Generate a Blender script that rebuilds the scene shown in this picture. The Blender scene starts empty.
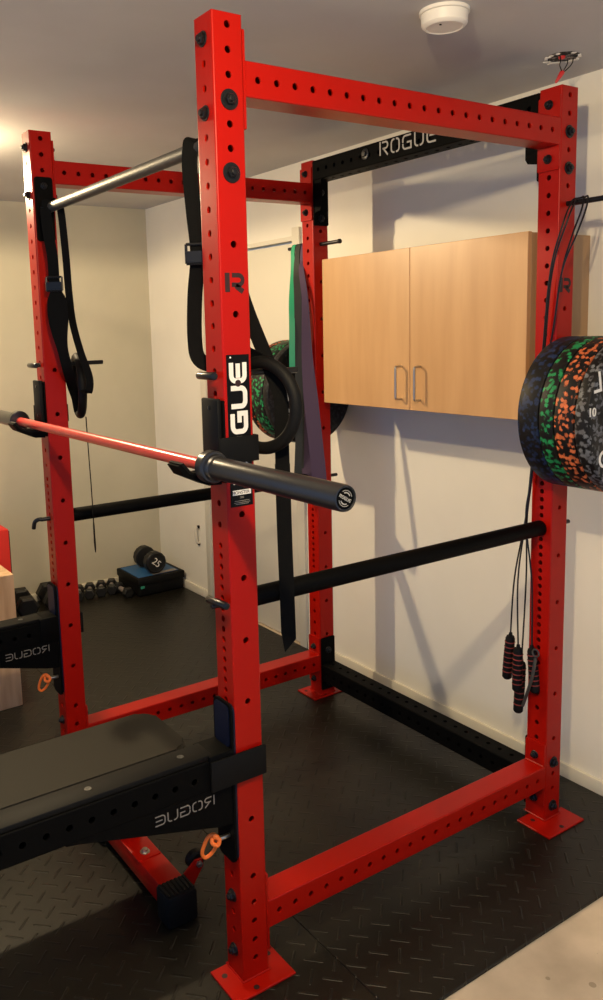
import bpy, bmesh, math, random
from mathutils import Vector, Matrix
random.seed(7)
PI = math.pi
C = bpy.context.scene.collection
S = 0.0762          # 3 in tube
W = 1.2446          # rack width, outer (y)
L = 1.2446          # rack depth, outer (x)
WX = 1.47           # wall behind the rack
WY = 3.28           # wall at the far end
CZ = 2.39           # ceiling
FZ = -0.010         # concrete level, mats' top is z = 0

# ------------------------------------------------------------------ materials
def newmat(name):
    m = bpy.data.materials.new(name); m.use_nodes = True
    nt = m.node_tree
    return m, nt, nt.nodes['Principled BSDF']
def mat(name, col, rough=.5, metal=0., coat=0., spec=.5, bump=0., bscale=200.):
    m, nt, b = newmat(name)
    b.inputs['Base Color'].default_value = (*col, 1)
    b.inputs['Roughness'].default_value = rough
    b.inputs['Metallic'].default_value = metal
    b.inputs['Coat Weight'].default_value = coat
    b.inputs['Coat Roughness'].default_value = .15
    b.inputs['Specular IOR Level'].default_value = spec
    if bump:
        tc = nt.nodes.new('ShaderNodeTexCoord')
        n = nt.nodes.new('ShaderNodeTexNoise'); n.inputs['Scale'].default_value = bscale; n.inputs['Detail'].default_value = 4
        bp = nt.nodes.new('ShaderNodeBump'); bp.inputs['Strength'].default_value = bump; bp.inputs['Distance'].default_value = .002
        nt.links.new(tc.outputs['Object'], n.inputs['Vector'])
        nt.links.new(n.outputs['Fac'], bp.inputs['Height']); nt.links.new(bp.outputs['Normal'], b.inputs['Normal'])
    return m
def mix_by_noise(name, c1, c2, scale, rough=.7, detail=4, lo=.35, hi=.65, vec=None, bump=.1, bdist=.002):
    m, nt, b = newmat(name)
    tc = nt.nodes.new('ShaderNodeTexCoord'); mp = nt.nodes.new('ShaderNodeMapping')
    if vec: mp.inputs['Scale'].default_value = vec
    n = nt.nodes.new('ShaderNodeTexNoise'); n.inputs['Scale'].default_value = scale; n.inputs['Detail'].default_value = detail
    r = nt.nodes.new('ShaderNodeValToRGB')
    r.color_ramp.elements[0].position = lo; r.color_ramp.elements[0].color = (*c1, 1)
    r.color_ramp.elements[1].position = hi; r.color_ramp.elements[1].color = (*c2, 1)
    nt.links.new(tc.outputs['Object'], mp.inputs['Vector']); nt.links.new(mp.outputs['Vector'], n.inputs['Vector'])
    nt.links.new(n.outputs['Fac'], r.inputs['Fac']); nt.links.new(r.outputs['Color'], b.inputs['Base Color'])
    bp = nt.nodes.new('ShaderNodeBump'); bp.inputs['Strength'].default_value = bump; bp.inputs['Distance'].default_value = bdist
    nt.links.new(n.outputs['Fac'], bp.inputs['Height']); nt.links.new(bp.outputs['Normal'], b.inputs['Normal'])
    b.inputs['Roughness'].default_value = rough
    return m

M = {}
M['red'] = mat('red powder coat', (.37, .0045, .0006), .34, spec=.22, bump=.05, bscale=260)
M['red_bar'] = mat('red shaft enamel', (.62, .035, .025), .33, coat=.2)
M['black'] = mat('black powder coat', (.0022, .0022, .0022), .58, spec=.06, bump=.08, bscale=300)
M['satin'] = mat('dark satin steel', (.075, .075, .078), .33, metal=.85)
M['sleeve'] = mat('black zinc sleeve', (.055, .056, .060), .30, metal=.75)
M['grey_bar'] = mat('grey pull bar', (.09, .085, .078), .48, metal=.6)
M['bolt'] = mat('black bolt', (.02, .02, .022), .28, metal=.6)
M['plastic'] = mat('black wear plastic', (.004, .004, .004), .58, spec=.15)
M['navy'] = mat('blue-black wear plastic', (.002, .005, .020), .4, spec=.25)
M['steel'] = mat('bright steel', (.50, .47, .42), .32, metal=1)
M['web'] = mat('black webbing', (.004, .004, .004), .85, spec=.1, bump=.3, bscale=500)
M['rubber'] = mat('black rubber', (.004, .004, .004), .6, spec=.18)
M['vinyl'] = mat('dark grey vinyl pad', (.020, .018, .013), .65, spec=.25, bump=.1, bscale=400)
M['white'] = mat('white print', (.80, .78, .74), .5)
M['print'] = mat('grey cut lettering', (.22, .20, .18), .5)
M['nameprint'] = mat('pale nameplate lettering', (.50, .47, .42), .5)
M['decal'] = mat('black decal film', (.003, .003, .003), .5, spec=.15)
M['cut'] = mat('dark tube interior', (.02, .004, .004), .6)
M['orange'] = mat('orange cord', (.85, .17, .02), .5)
M['pvc'] = mat('white detector plastic', (.80, .76, .68), .4)
M['trimw'] = mat('cream gloss trim', (.70, .66, .55), .5)
M['ceiling'] = mix_by_noise('ceiling paint', (.50, .49, .48), (.54, .53, .52), 3, .85, bump=.02)
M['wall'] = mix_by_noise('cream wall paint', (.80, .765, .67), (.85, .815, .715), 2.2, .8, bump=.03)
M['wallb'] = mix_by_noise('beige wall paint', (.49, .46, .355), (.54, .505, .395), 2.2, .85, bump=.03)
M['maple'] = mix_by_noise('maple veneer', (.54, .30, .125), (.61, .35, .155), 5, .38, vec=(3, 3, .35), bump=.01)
M['maple_shaded'] = mix_by_noise('shaded maple side', (.42, .25, .12), (.46, .28, .14), 5, .5, vec=(3, 3, .35), bump=.01)  # darker maple; the shade on the cabinet side is put into the colour
M['ply'] = mix_by_noise('birch plywood', (.50, .31, .17), (.68, .46, .27), 6, .6, vec=(4, 4, .5), bump=.03)
M['gap'] = mat('dark gap', (.03, .022, .015), .8)
M['green'] = mat('green latex band', (.02, .33, .16), .5)
M['greyband'] = mat('dark grey latex band', (.036, .038, .036), .6, spec=.2)
M['purple'] = mat('purple latex band', (.075, .046, .088), .6, spec=.2)
M['bluetop'] = mat('blue step top', (.02, .10, .26), .5)
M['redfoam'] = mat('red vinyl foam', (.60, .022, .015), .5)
M['darkred'] = mat('dark red box side', (.05, .006, .006), .6)
M['hex'] = mat('black hex rubber', (.008, .008, .008), .45, spec=.35)
M['redwire'] = mat('red wire nut', (.65, .03, .03), .4)
M['hole'] = mix_by_noise('ragged box interior', (.01, .01, .01), (.35, .30, .27), 60, .8, lo=.5, hi=.6)
M['stripe'] = mat('red grip stripe', (.22, .025, .02), .7)
M['greygrip'] = mat('worn chrome grip', (.30, .26, .25), .4, metal=.3)
M['clip'] = mat('dull metal clip', (.12, .12, .115), .4, metal=.8)
M['emblem'] = mat('etched emblem', (.42, .40, .36), .4, metal=.3)
M['teal'] = mat('teal label', (.03, .30, .20), .5)

def fleck_mat(name, col, thr, col2=None, scale=95):
    m, nt, b = newmat(name)
    N = nt.nodes; K = nt.links
    tc = N.new('ShaderNodeTexCoord'); v = N.new('ShaderNodeTexVoronoi'); v.inputs['Scale'].default_value = scale
    ns = N.new('ShaderNodeTexNoise'); ns.inputs['Scale'].default_value = 90
    add = N.new('ShaderNodeVectorMath'); add.operation = 'MULTIPLY_ADD'
    K.new(ns.outputs['Color'], add.inputs[0]); add.inputs[1].default_value = (.010,) * 3; K.new(tc.outputs['Object'], add.inputs[2])
    K.new(add.outputs[0], v.inputs['Vector'])
    sep = N.new('ShaderNodeSeparateColor'); K.new(v.outputs['Color'], sep.inputs[0])
    lt = N.new('ShaderNodeMath'); lt.operation = 'LESS_THAN'; K.new(sep.outputs[0], lt.inputs[0]); lt.inputs[1].default_value = thr
    ld = N.new('ShaderNodeMath'); ld.operation = 'LESS_THAN'; K.new(v.outputs['Distance'], ld.inputs[0]); ld.inputs[1].default_value = .72
    mu = N.new('ShaderNodeMath'); mu.operation = 'MULTIPLY'; K.new(lt.outputs[0], mu.inputs[0]); K.new(ld.outputs[0], mu.inputs[1])
    cm = N.new('ShaderNodeMix'); cm.data_type = 'RGBA'
    K.new(sep.outputs[1], cm.inputs['Factor'])
    c2 = col2 or tuple(c * .55 for c in col)
    cm.inputs['A'].default_value = (*col, 1); cm.inputs['B'].default_value = (*c2, 1)
    mx = N.new('ShaderNodeMix'); mx.data_type = 'RGBA'; K.new(mu.outputs[0], mx.inputs['Factor'])
    mx.inputs['A'].default_value = (.006, .0055, .006, 1); K.new(cm.outputs['Result'], mx.inputs['B'])
    K.new(mx.outputs['Result'], b.inputs['Base Color']); b.inputs['Roughness'].default_value = .5; b.inputs['Specular IOR Level'].default_value = .25
    return m
M['fl_blue'] = fleck_mat('rubber with blue flecks', (.016, .030, .085), .42)
M['fl_dark'] = fleck_mat('rubber with faint flecks', (.025, .027, .030), .40)
M['fl_green'] = fleck_mat('rubber with green flecks', (.02, .30, .10), .36)
M['fl_orange'] = fleck_mat('rubber with orange flecks', (.70, .17, .06), .33)
M['fl_grey'] = fleck_mat('rubber with grey flecks', (.16, .17, .19), .46, (.09, .09, .10))

def tread_mat():
    m, nt, b = newmat('diamond tread rubber')
    N = nt.nodes; K = nt.links
    tc = N.new('ShaderNodeTexCoord'); mp = N.new('ShaderNodeMapping')
    mp.inputs['Rotation'].default_value = (0, 0, PI/4); k = 1/.0541
    mp.inputs['Scale'].default_value = (k, k, k); mp.inputs['Location'].default_value = (.5, .5, 0)
    K.new(tc.outputs['Object'], mp.inputs['Vector'])
    sx = N.new('ShaderNodeSeparateXYZ'); K.new(mp.outputs['Vector'], sx.inputs[0])
    def mth(op, a, c=None):
        n = N.new('ShaderNodeMath'); n.operation = op
        for i, q in enumerate((a, c)):
            if q is None: continue
            if isinstance(q, (int, float)): n.inputs[i].default_value = q
            else: K.new(q, n.inputs[i])
        return n.outputs[0]
    fu, fv = mth('FLOOR', sx.outputs[0]), mth('FLOOR', sx.outputs[1])
    par = mth('ABSOLUTE', mth('MODULO', mth('ADD', fu, fv), 2))
    lu = mth('ABSOLUTE', mth('SUBTRACT', mth('SUBTRACT', sx.outputs[0], fu), .5))
    lv = mth('ABSOLUTE', mth('SUBTRACT', mth('SUBTRACT', sx.outputs[1], fv), .5))
    def bar(a, c):   # soft-edged raised bar along a
        e1 = N.new('ShaderNodeMapRange'); K.new(c, e1.inputs['Value']); e1.inputs['From Min'].default_value = .020; e1.inputs['From Max'].default_value = .075
        e1.inputs['To Min'].default_value = 1; e1.inputs['To Max'].default_value = 0; e1.interpolation_type = 'SMOOTHSTEP'
        e2 = N.new('ShaderNodeMapRange'); K.new(a, e2.inputs['Value']); e2.inputs['From Min'].default_value = .44; e2.inputs['From Max'].default_value = .49
        e2.inputs['To Min'].default_value = 1; e2.inputs['To Max'].default_value = 0
        return mth('MULTIPLY', e1.outputs[0], e2.outputs[0])
    h = mth('ADD', mth('MULTIPLY', bar(lu, lv), par), mth('MULTIPLY', bar(lv, lu), mth('SUBTRACT', 1, par)))
    fine = N.new('ShaderNodeTexNoise'); fine.inputs['Scale'].default_value = 420; K.new(tc.outputs['Object'], fine.inputs['Vector'])
    hh = mth('ADD', h, mth('MULTIPLY', fine.outputs['Fac'], .18))
    bp = N.new('ShaderNodeBump'); bp.inputs['Strength'].default_value = 1; bp.inputs['Distance'].default_value = .0015
    K.new(hh, bp.inputs['Height']); K.new(bp.outputs['Normal'], b.inputs['Normal'])
    big = N.new('ShaderNodeTexNoise'); big.inputs['Scale'].default_value = 5; big.inputs['Detail'].default_value = 5; K.new(tc.outputs['Object'], big.inputs['Vector'])
    r = N.new('ShaderNodeValToRGB'); K.new(big.outputs['Fac'], r.inputs['Fac'])
    r.color_ramp.elements[0].position = .3; r.color_ramp.elements[0].color = (.0060, .0052, .0034, 1)
    r.color_ramp.elements[1].position = .7; r.color_ramp.elements[1].color = (.0105, .0092, .0064, 1)
    K.new(r.outputs['Color'], b.inputs['Base Color'])
    b.inputs['Roughness'].default_value = .38
    b.inputs['Specular IOR Level'].default_value = .34
    return m
M['tread'] = tread_mat()

def concrete_mat():
    m, nt, b = newmat('bare concrete')
    N = nt.nodes; K = nt.links
    tc = N.new('ShaderNodeTexCoord')
    n = N.new('ShaderNodeTexNoise'); n.inputs['Scale'].default_value = 6; n.inputs['Detail'].default_value = 8; K.new(tc.outputs['Object'], n.inputs['Vector'])
    r = N.new('ShaderNodeValToRGB'); K.new(n.outputs['Fac'], r.inputs['Fac'])
    r.color_ramp.elements[0].position = .3; r.color_ramp.elements[0].color = (.46, .37, .265, 1)
    r.color_ramp.elements[1].position = .7; r.color_ramp.elements[1].color = (.68, .56, .42, 1)
    v = N.new('ShaderNodeTexVoronoi'); v.inputs['Scale'].default_value = 14; K.new(tc.outputs['Object'], v.inputs['Vector'])
    sp = N.new('ShaderNodeSeparateColor'); K.new(v.outputs['Color'], sp.inputs[0])
    mr = N.new('ShaderNodeMath'); mr.operation = 'MULTIPLY'; K.new(sp.outputs[0], mr.inputs[0]); mr.inputs[1].default_value = .16
    lt = N.new('ShaderNodeMath'); lt.operation = 'LESS_THAN'; K.new(v.outputs['Distance'], lt.inputs[0]); K.new(mr.outputs[0], lt.inputs[1])
    ml = N.new('ShaderNodeMath'); ml.operation = 'MULTIPLY'; K.new(lt.outputs[0], ml.inputs[0]); ml.inputs[1].default_value = .55
    mx = N.new('ShaderNodeMix'); mx.data_type = 'RGBA'; K.new(ml.outputs[0], mx.inputs['Factor'])
    K.new(r.outputs['Color'], mx.inputs['A']); mx.inputs['B'].default_value = (.20, .15, .09, 1)
    K.new(mx.outputs['Result'], b.inputs['Base Color']); b.inputs['Roughness'].default_value = .75
    return m
M['concrete'] = concrete_mat()

# ------------------------------------------------------------------ geometry helpers
def bm_new(): return bmesh.new()
def box(bm, x0, x1, y0, y1, z0, z1, bev=0., seg=2):
    x0, x1 = sorted((x0, x1)); y0, y1 = sorted((y0, y1)); z0, z1 = sorted((z0, z1))
    t = bmesh.new()
    bmesh.ops.create_cube(t, size=1)
    for v in t.verts:
        v.co = Vector(((x0+x1)/2 + v.co.x*(x1-x0), (y0+y1)/2 + v.co.y*(y1-y0), (z0+z1)/2 + v.co.z*(z1-z0)))
    if bev: bmesh.ops.bevel(t, geom=t.edges[:], offset=bev, segments=seg, affect='EDGES', profile=.5)
    merge(bm, t)
def merge(bm, t, mtx=None):
    mp = {v: bm.verts.new(mtx @ v.co if mtx else v.co) for v in t.verts}
    for f in t.faces:
        try: bm.faces.new([mp[v] for v in f.verts]).material_index = f.material_index
        except ValueError: pass
    t.free()
def frame_of(d):
    d = d.normalized(); up = Vector((0, 0, 1)) if abs(d.z) < .9 else Vector((1, 0, 0))
    a = d.cross(up).normalized(); return a, a.cross(d).normalized()
def cyl(bm, p, q, r, n=24, r2=None, bev=0., closed=True):
    """solid cylinder / cone frustum from p to q, optional edge chamfer"""
    p, q = Vector(p), Vector(q); d = (q-p); ln = d.length; d.normalize(); r2 = r if r2 is None else r2
    if bev: prof = [(0, r-bev), (bev*.3, r-bev*.3), (bev, r), (ln-bev, r2), (ln-bev*.3, r2-bev*.3), (ln, r2-bev)]
    else: prof = [(0, r), (ln, r2)]
    lathe(bm, p, d, prof, n, closed)
def lathe(bm, p, d, prof, n=32, caps=True):
    """revolve (distance along d, radius) pairs"""
    p, d = Vector(p), Vector(d).normalized(); a, b = frame_of(d)
    rings = []
    for t, r in prof:
        rings.append([bm.verts.new(p + d*t + (a*math.cos(2*PI*i/n) + b*math.sin(2*PI*i/n))*max(r, 1e-5)) for i in range(n)])
    for A, B in zip(rings, rings[1:]):
        for i in range(n): bm.faces.new((A[i], A[(i+1) % n], B[(i+1) % n], B[i]))
    if caps: bm.faces.new(list(reversed(rings[0]))); bm.faces.new(rings[-1])
def smooth_path(pts, k=6):
    P = [Vector(p) for p in pts]; out = []
    for i in range(len(P)-1):
        p0 = P[max(i-1, 0)]; p1 = P[i]; p2 = P[i+1]; p3 = P[min(i+2, len(P)-1)]
        for j in range(k):
            t = j/k
            out.append(.5*((2*p1) + (p2-p0)*t + (2*p0-5*p1+4*p2-p3)*t*t + (3*p1-p0-3*p2+p3)*t**3))
    out.append(P[-1]); return out
def sweep(bm, pts, r, n=10, closed=False):
    P = [Vector(p) for p in pts]; m = len(P); rings = []
    a = None
    for i, p in enumerate(P):
        d = (P[(i+1) % m] - P[i-1]) if (closed or 0 < i < m-1) else (P[1]-P[0] if i == 0 else P[-1]-P[-2])
        d.normalize()
        if a is None: a, _ = frame_of(d)
        a = (a - d*a.dot(d)).normalized(); b = a.cross(d)
        rings.append([bm.verts.new(p + (a*math.cos(2*PI*j/n) + b*math.sin(2*PI*j/n))*r) for j in range(n)])
    for i in range(m if closed else m-1):
        A, B = rings[i], rings[(i+1) % m]
        for j in range(n): bm.faces.new((A[j], A[(j+1) % n], B[(j+1) % n], B[j]))
    if not closed: bm.faces.new(list(reversed(rings[0]))); bm.faces.new(rings[-1])
def ribbon(bm, pts, wdirs, width, th=.002, closed=False):
    """flat strap along pts; wdirs = one vector or one per point, across the strap"""
    P = [Vector(p) for p in pts]; m = len(P)
    if not isinstance(wdirs, list): wdirs = [Vector(wdirs)]*m
    ws = width if isinstance(width, list) else [width]*m
    rings = []
    for i, p in enumerate(P):
        d = (P[(i+1) % m]-P[i-1]) if (closed or 0 < i < m-1) else (P[1]-P[0] if i == 0 else P[-1]-P[-2])
        d.normalize(); w = Vector(wdirs[i]); w = (w - d*w.dot(d)).normalized(); n = d.cross(w)
        hw = ws[i]/2
        rings.append([bm.verts.new(p + w*hw*sx + n*th/2*sy) for sx, sy in ((-1, -1), (1, -1), (1, 1), (-1, 1))])
    for i in range(m if closed else m-1):
        A, B = rings[i], rings[(i+1) % m]
        for j in range(4): bm.faces.new((A[j], A[(j+1) % 4], B[(j+1) % 4], B[j]))
    if not closed: bm.faces.new(list(reversed(rings[0]))); bm.faces.new(rings[-1])
def prism(bm, poly, o, u, v, n, depth):
    """extrude a 2-D polygon (u,v coords) placed at o, by depth along n"""
    o, u, v, n = Vector(o), Vector(u), Vector(v), Vector(n)
    A = [bm.verts.new(o + u*a + v*b) for a, b in poly]; B = [bm.verts.new(x.co + n*depth) for x in A]
    k = len(A)
    f0 = bm.faces.new(A); f1 = bm.faces.new(list(reversed(B)))
    for i in range(k): bm.faces.new((A[i], B[i], B[(i+1) % k], A[(i+1) % k]))
def round_rect(a0, a1, b0, b1, r, n=5):
    out = []
    for cx, cy, s in ((a1-r, b1-r, 0), (a0+r, b1-r, 1), (a0+r, b0+r, 2), (a1-r, b0+r, 3)):
        for i in range(n+1):
            t = (s + i/n)*PI/2; out.append((cx + r*math.cos(t), cy + r*math.sin(t)))
    return out
def obj(name, bm, m, parent=None, smooth=35, origin=None):
    bmesh.ops.recalc_face_normals(bm, faces=bm.faces[:])
    me = bpy.data.meshes.new(name)
    wo = origin
    if wo is not None:
        for v in bm.verts: v.co -= Vector(wo)
    bm.to_mesh(me); bm.free()
    ms = m if isinstance(m, (list, tuple)) else [m]
    for x in ms: me.materials.append(M[x])
    if smooth:
        me.polygons.foreach_set('use_smooth', [True]*len(me.polygons)); me.set_sharp_from_angle(angle=math.radians(smooth))
    o = bpy.data.objects.new(name, me); C.objects.link(o)
    if parent:
        o.parent = parent
        base = world_loc(parent)
        o.location = (Vector(wo) if wo is not None else Vector((0, 0, 0))) - base
    elif wo is not None: o.location = wo
    return o
def world_loc(o):
    v = Vector((0, 0, 0))
    while o: v += o.location; o = o.parent
    return v
def tag(o, label, cat, group=None):
    o['label'] = label; o['category'] = cat
    if group: o['group'] = group
    return o
def thing(name, label, cat, loc=(0, 0, 0), group=None):
    o = bpy.data.objects.new(name, None); C.objects.link(o); o.location = loc; o.empty_display_size = .05
    return tag(o, label, cat, group)
def struct(name, bm, m, parent=None, **k):
    o = obj(name, bm, m, parent, **k); 
    if not parent: o['kind'] = 'structure'
    return o

# --- stroke lettering (wide stencil-like capitals), in unit boxes
def arc(cx, cy, rx, ry, a0, a1, n=6):
    return [(cx + rx*math.cos(math.radians(a0+(a1-a0)*i/n)), cy + ry*math.sin(math.radians(a0+(a1-a0)*i/n))) for i in range(n+1)]
def glyph(ch, stencil=True):
    w, h, r = 1.0, 1.0, .30
    g = .10 if stencil else 0
    if ch == 'O':
        top = [(w*.5-g, h)] + arc(r, h-r, r, r, 90, 180) + arc(r, r, r, r, 180, 270) + [(w*.5-g, 0)]
        bot = [(w-x, y) for x, y in top]
        return [top, bot] if stencil else [arc(r, h-r, r, r, 90, 180) + arc(r, r, r, r, 180, 270) + arc(w-r, r, r, r, 270, 360) + arc(w-r, h-r, r, r, 0, 90) + [(r, h)]]
    if ch == 'R':
        return [[(0, 0), (0, h*1.09 if not stencil else h*1.09)], [(.12+g*1.5, h)] + arc(w-.25, h-.25, .25, .25, 90, -90) + [(.35, h*.5)], [(.45, h*.5), (w, -.06)]]
    if ch == 'G':
        if stencil: return [[(w, h)] + arc(r, h-r, r, r, 90, 180) + [(0, h*.5)], [(0, .42)] + arc(r, r, r, r, 180, 270) + [(w, 0), (w, .48), (.5, .48)]]
        return [[(w, h)] + arc(r, h-r, r, r, 90, 180) + arc(r, r, r, r, 180, 270) + [(w, 0), (w, .48), (.5, .48)]]
    if ch == 'U':
        a = [(0, h*1.06)] + arc(r, r, r, r, 180, 270) + [(w*.5-g, 0)]
        if stencil: return [a, [(w-x, y) for x, y in a]]
        return [[(0, h*1.06)] + arc(r, r, r, r, 180, 270) + arc(w-r, r, r, r, 270, 360) + [(w, h*1.06)]]
    if ch == 'E':
        return [[(w, h)] + arc(r, h-r, r, r, 90, 180) + arc(r, r, r, r, 180, 270) + [(w, 0)], [(.16+g, h*.5), (w*.95, h*.5)]]
def stroke(bm, pl, th, o, u, v, n, depth):
    P = [Vector((a, b)) for a, b in pl]
    Q = [P[0]]
    for p in P[1:]:
        if (p-Q[-1]).length > 1e-5: Q.append(p)
    P = Q; Lf, Rt = [], []
    for i, p in enumerate(P):
        d0 = (P[i]-P[i-1]).normalized() if i else (P[1]-P[0]).normalized()
        d1 = (P[i+1]-P[i]).normalized() if i < len(P)-1 else d0
        t = (d0+d1)
        if t.length < 1e-4: t = d0
        t.normalize(); nn = Vector((-t.y, t.x)); c = max(.5, nn.dot(Vector((-d0.y, d0.x))))
        Lf.append(p + nn*th/2/c); Rt.append(p - nn*th/2/c)
    o, u, v, n = Vector(o), Vector(u), Vector(v), Vector(n)
    def V(q, k): return bm.verts.new(o + u*q.x + v*q.y + n*k)
    A = [(V(a, 0), V(b, 0), V(a, depth), V(b, depth)) for a, b in zip(Lf, Rt)]
    for a, b in zip(A, A[1:]):
        bm.faces.new((a[0], b[0], b[1], a[1])); bm.faces.new((a[2], a[3], b[3], b[2]))
        bm.faces.new((a[0], a[2], b[2], b[0])); bm.faces.new((a[1], b[1], b[3], a[3]))
    for e in (A[0], A[-1]): bm.faces.new((e[0], e[1], e[3], e[2]))
def wordmark(bm, text, o, u, v, n, height, width, pitch, th, depth, stencil=True):
    """letters of given height/width, advancing by pitch along u"""
    o, u, v = Vector(o), Vector(u), Vector(v)
    for i, ch in enumerate(text):
        for pl in glyph(ch, stencil):
            stroke(bm, [(a*(width-th), b*(height-th)) for a, b in pl], th, o + u*(i*pitch + th/2) + v*th/2, u, v, n, depth)
def font_text(name, s, size, loc, u, v, m, parent, depth=.0006, align='CENTER'):
    cu = bpy.data.curves.new(name, 'FONT'); cu.body = s; cu.size = size; cu.extrude = depth; cu.align_x = align; cu.align_y = 'CENTER'
    t = bpy.data.objects.new(name, cu); C.objects.link(t)
    bpy.context.view_layer.update()
    me = bpy.data.meshes.new_from_object(t.evaluated_get(bpy.context.evaluated_depsgraph_get()))
    bpy.data.objects.remove(t); bpy.data.curves.remove(cu)
    u, v = Vector(u).normalized(), Vector(v).normalized(); n = u.cross(v)
    mt = Matrix((u, v, n)).transposed().to_4x4()
    me.transform(Matrix.Translation(Vector(loc) - (world_loc(parent) if parent else Vector())) @ mt)
    me.materials.clear(); me.materials.append(M[m])
    o = bpy.data.objects.new(name, me); C.objects.link(o); o.parent = parent
    return o

# --- perforated square tube. Axis from o along t (length ln); cross axes a, b (t = a x b not required)
def perf_tube(bm, o, t, a, b, ln, holes_a, holes_b, r=.0078, h=S/2, wall=.0048, rc=.004, both=True):
    """holes_a: positions of holes in the +-a faces; holes_b: in the +-b faces"""
    o, t, a, b = Vector(o), Vector(t), Vector(a), Vector(b)
    NH = 16
    angs = [2*PI*(i)/NH for i in range(NH)]
    def face(n, w, holes):
        holes = sorted(x for x in holes if r < x < ln-r)
        hw = h - rc; mid = [0] + [(p+q)/2 for p, q in zip(holes, holes[1:])] + [ln]
        def P(c, tt, dep): return o + n*(h-dep) + w*c + t*tt
        if not holes:
            vs = [bm.verts.new(P(c, tt, 0)) for c, tt in ((-hw, 0), (hw, 0), (hw, ln), (-hw, ln))]; bm.faces.new(vs)
            return
        for i, z in enumerate(holes):
            lo, hi = mid[i]-z, mid[i+1]-z
            outer, ring, inn, iouter = [], [], [], []
            for g in angs:
                c, s = math.cos(g), math.sin(g); k = max(abs(c), abs(s)); c2, s2 = c/k, s/k
                oc, os_ = c2*hw, (s2*hi if s2 > 0 else -s2*lo)
                outer.append(bm.verts.new(P(oc, z+os_, 0))); ring.append(bm.verts.new(P(c*r, z+s*r, 0)))
                inn.append(bm.verts.new(P(c*r, z+s*r, wall)))
                iouter.append(bm.verts.new(P(oc*(h-wall)/hw, z+os_, wall)))
            for j in range(NH):
                k = (j+1) % NH
                bm.faces.new((outer[j], outer[k], ring[k], ring[j]))
                bm.faces.new((ring[j], ring[k], inn[k], inn[j]))
                bm.faces.new((inn[j], inn[k], iouter[k], iouter[j]))
    for sgn in (1, -1):
        face(a*sgn, b, holes_a); face(b*sgn, a, holes_b)
    # rounded corners
    for sa in (1, -1):
        for sb in (1, -1):
            prev = None
            for i in range(5):
                g = i/4*PI/2
                q = o + a*sa*(h-rc+rc*math.cos(g)) + b*sb*(h-rc+rc*math.sin(g))
                cur = (bm.verts.new(q), bm.verts.new(q + t*ln))
                if prev: bm.faces.new((prev[0], cur[0], cur[1], prev[1]))
                prev = cur
    # wall rims at both ends
    for tt in (0, ln):
        O = [o + t*tt + a*x*h + b*y*h for x, y in ((-1, -1), (1, -1), (1, 1), (-1, 1))]
        I = [o + t*tt + a*x*(h-wall) + b*y*(h-wall) for x, y in ((-1, -1), (1, -1), (1, 1), (-1, 1))]
        O = [bm.verts.new(x) for x in O]; I = [bm.verts.new(x) for x in I]
        for i in range(4):
            k = (i+1) % 4; bm.faces.new((O[i], O[k], I[k], I[i]))
def obj_noflip(name, bm, m, parent, smooth=35):
    return obj(name, bm, m, parent, smooth)
def bolt(parent, p, n, washer=.0175, head=.0125, hh=.008, name='bolt', m='bolt'):
    """hex bolt head with washer at p, pointing along n"""
    bm = bm_new(); p, n = Vector(p), Vector(n)
    lathe(bm, p, n, [(0, washer), (.002, washer), (.003, washer-.001)], 28)
    lathe(bm, p + n*.003, n, [(0, head), (hh-.002, head), (hh, head*.85)], 6)
    lathe(bm, p + n*(.003+hh), n, [(0, head*.55), (.004, head*.55), (.005, head*.45)], 16)
    return obj(name, bm, m, parent, 0)

X, Y, Z = Vector((1, 0, 0)), Vector((0, 1, 0)), Vector((0, 0, 1))

# ------------------------------------------------------------------ setting
YN, XN = -2.6, -3.0
bm = bm_new(); box(bm, XN, WX+.1, YN, WY+.1, FZ-.1, FZ); struct('floor', bm, 'concrete', smooth=0)
bm = bm_new(); box(bm, XN, WX+.1, YN, WY+.1, CZ, CZ+.1); struct('ceiling', bm, 'ceiling', smooth=0)
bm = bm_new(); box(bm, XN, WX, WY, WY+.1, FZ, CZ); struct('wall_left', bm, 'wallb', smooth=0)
DY0, DY1, DZ = 1.71, 2.575, 2.035     # door opening
bm = bm_new()
box(bm, WX, WX+.1, YN, DY0, FZ, CZ); box(bm, WX, WX+.1, DY1, WY+.1, FZ, CZ); box(bm, WX, WX+.1, DY0, DY1, DZ, CZ)
struct('wall_right', bm, 'wall', smooth=0)
bm = bm_new(); box(bm, WX-.013, WX, YN, DY0-.066, FZ, .048, .004); box(bm, WX-.013, WX, DY1+.066, WY, FZ, .048, .004)
struct('baseboard_right', bm, 'trimw')
bm = bm_new(); box(bm, XN, WX-.013, WY-.013, WY, FZ, .048, .004); struct('baseboard_left', bm, 'trimw')
# door: leaf, casing, hinges
bm = bm_new(); box(bm, WX+.014, WX+.05, DY0+.004, DY1-.004, FZ+.006, DZ-.008, .002)
dr = struct('door_1', bm, 'trimw')
for zc in (.33, 1.75):
    bm = bm_new(); cyl(bm, (WX+.012, DY1-.004, zc-.05), (WX+.012, DY1-.004, zc+.05), .007, 12); obj('hinge', bm, 'clip', dr)
bm = bm_new()
box(bm, WX-.016, WX+.014, DY0-.062, DY0-.002, FZ, DZ+.06, .004)
box(bm, WX-.016, WX+.014, DY1+.002, DY1+.066, FZ, DZ+.06, .004)
struct('trim_2', bm, 'trimw')
bm = bm_new(); box(bm, WX-.006, WX+.014, DY0, DY1, DZ, DZ+.022, .002); struct('trim_3', bm, 'trimw')
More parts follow.
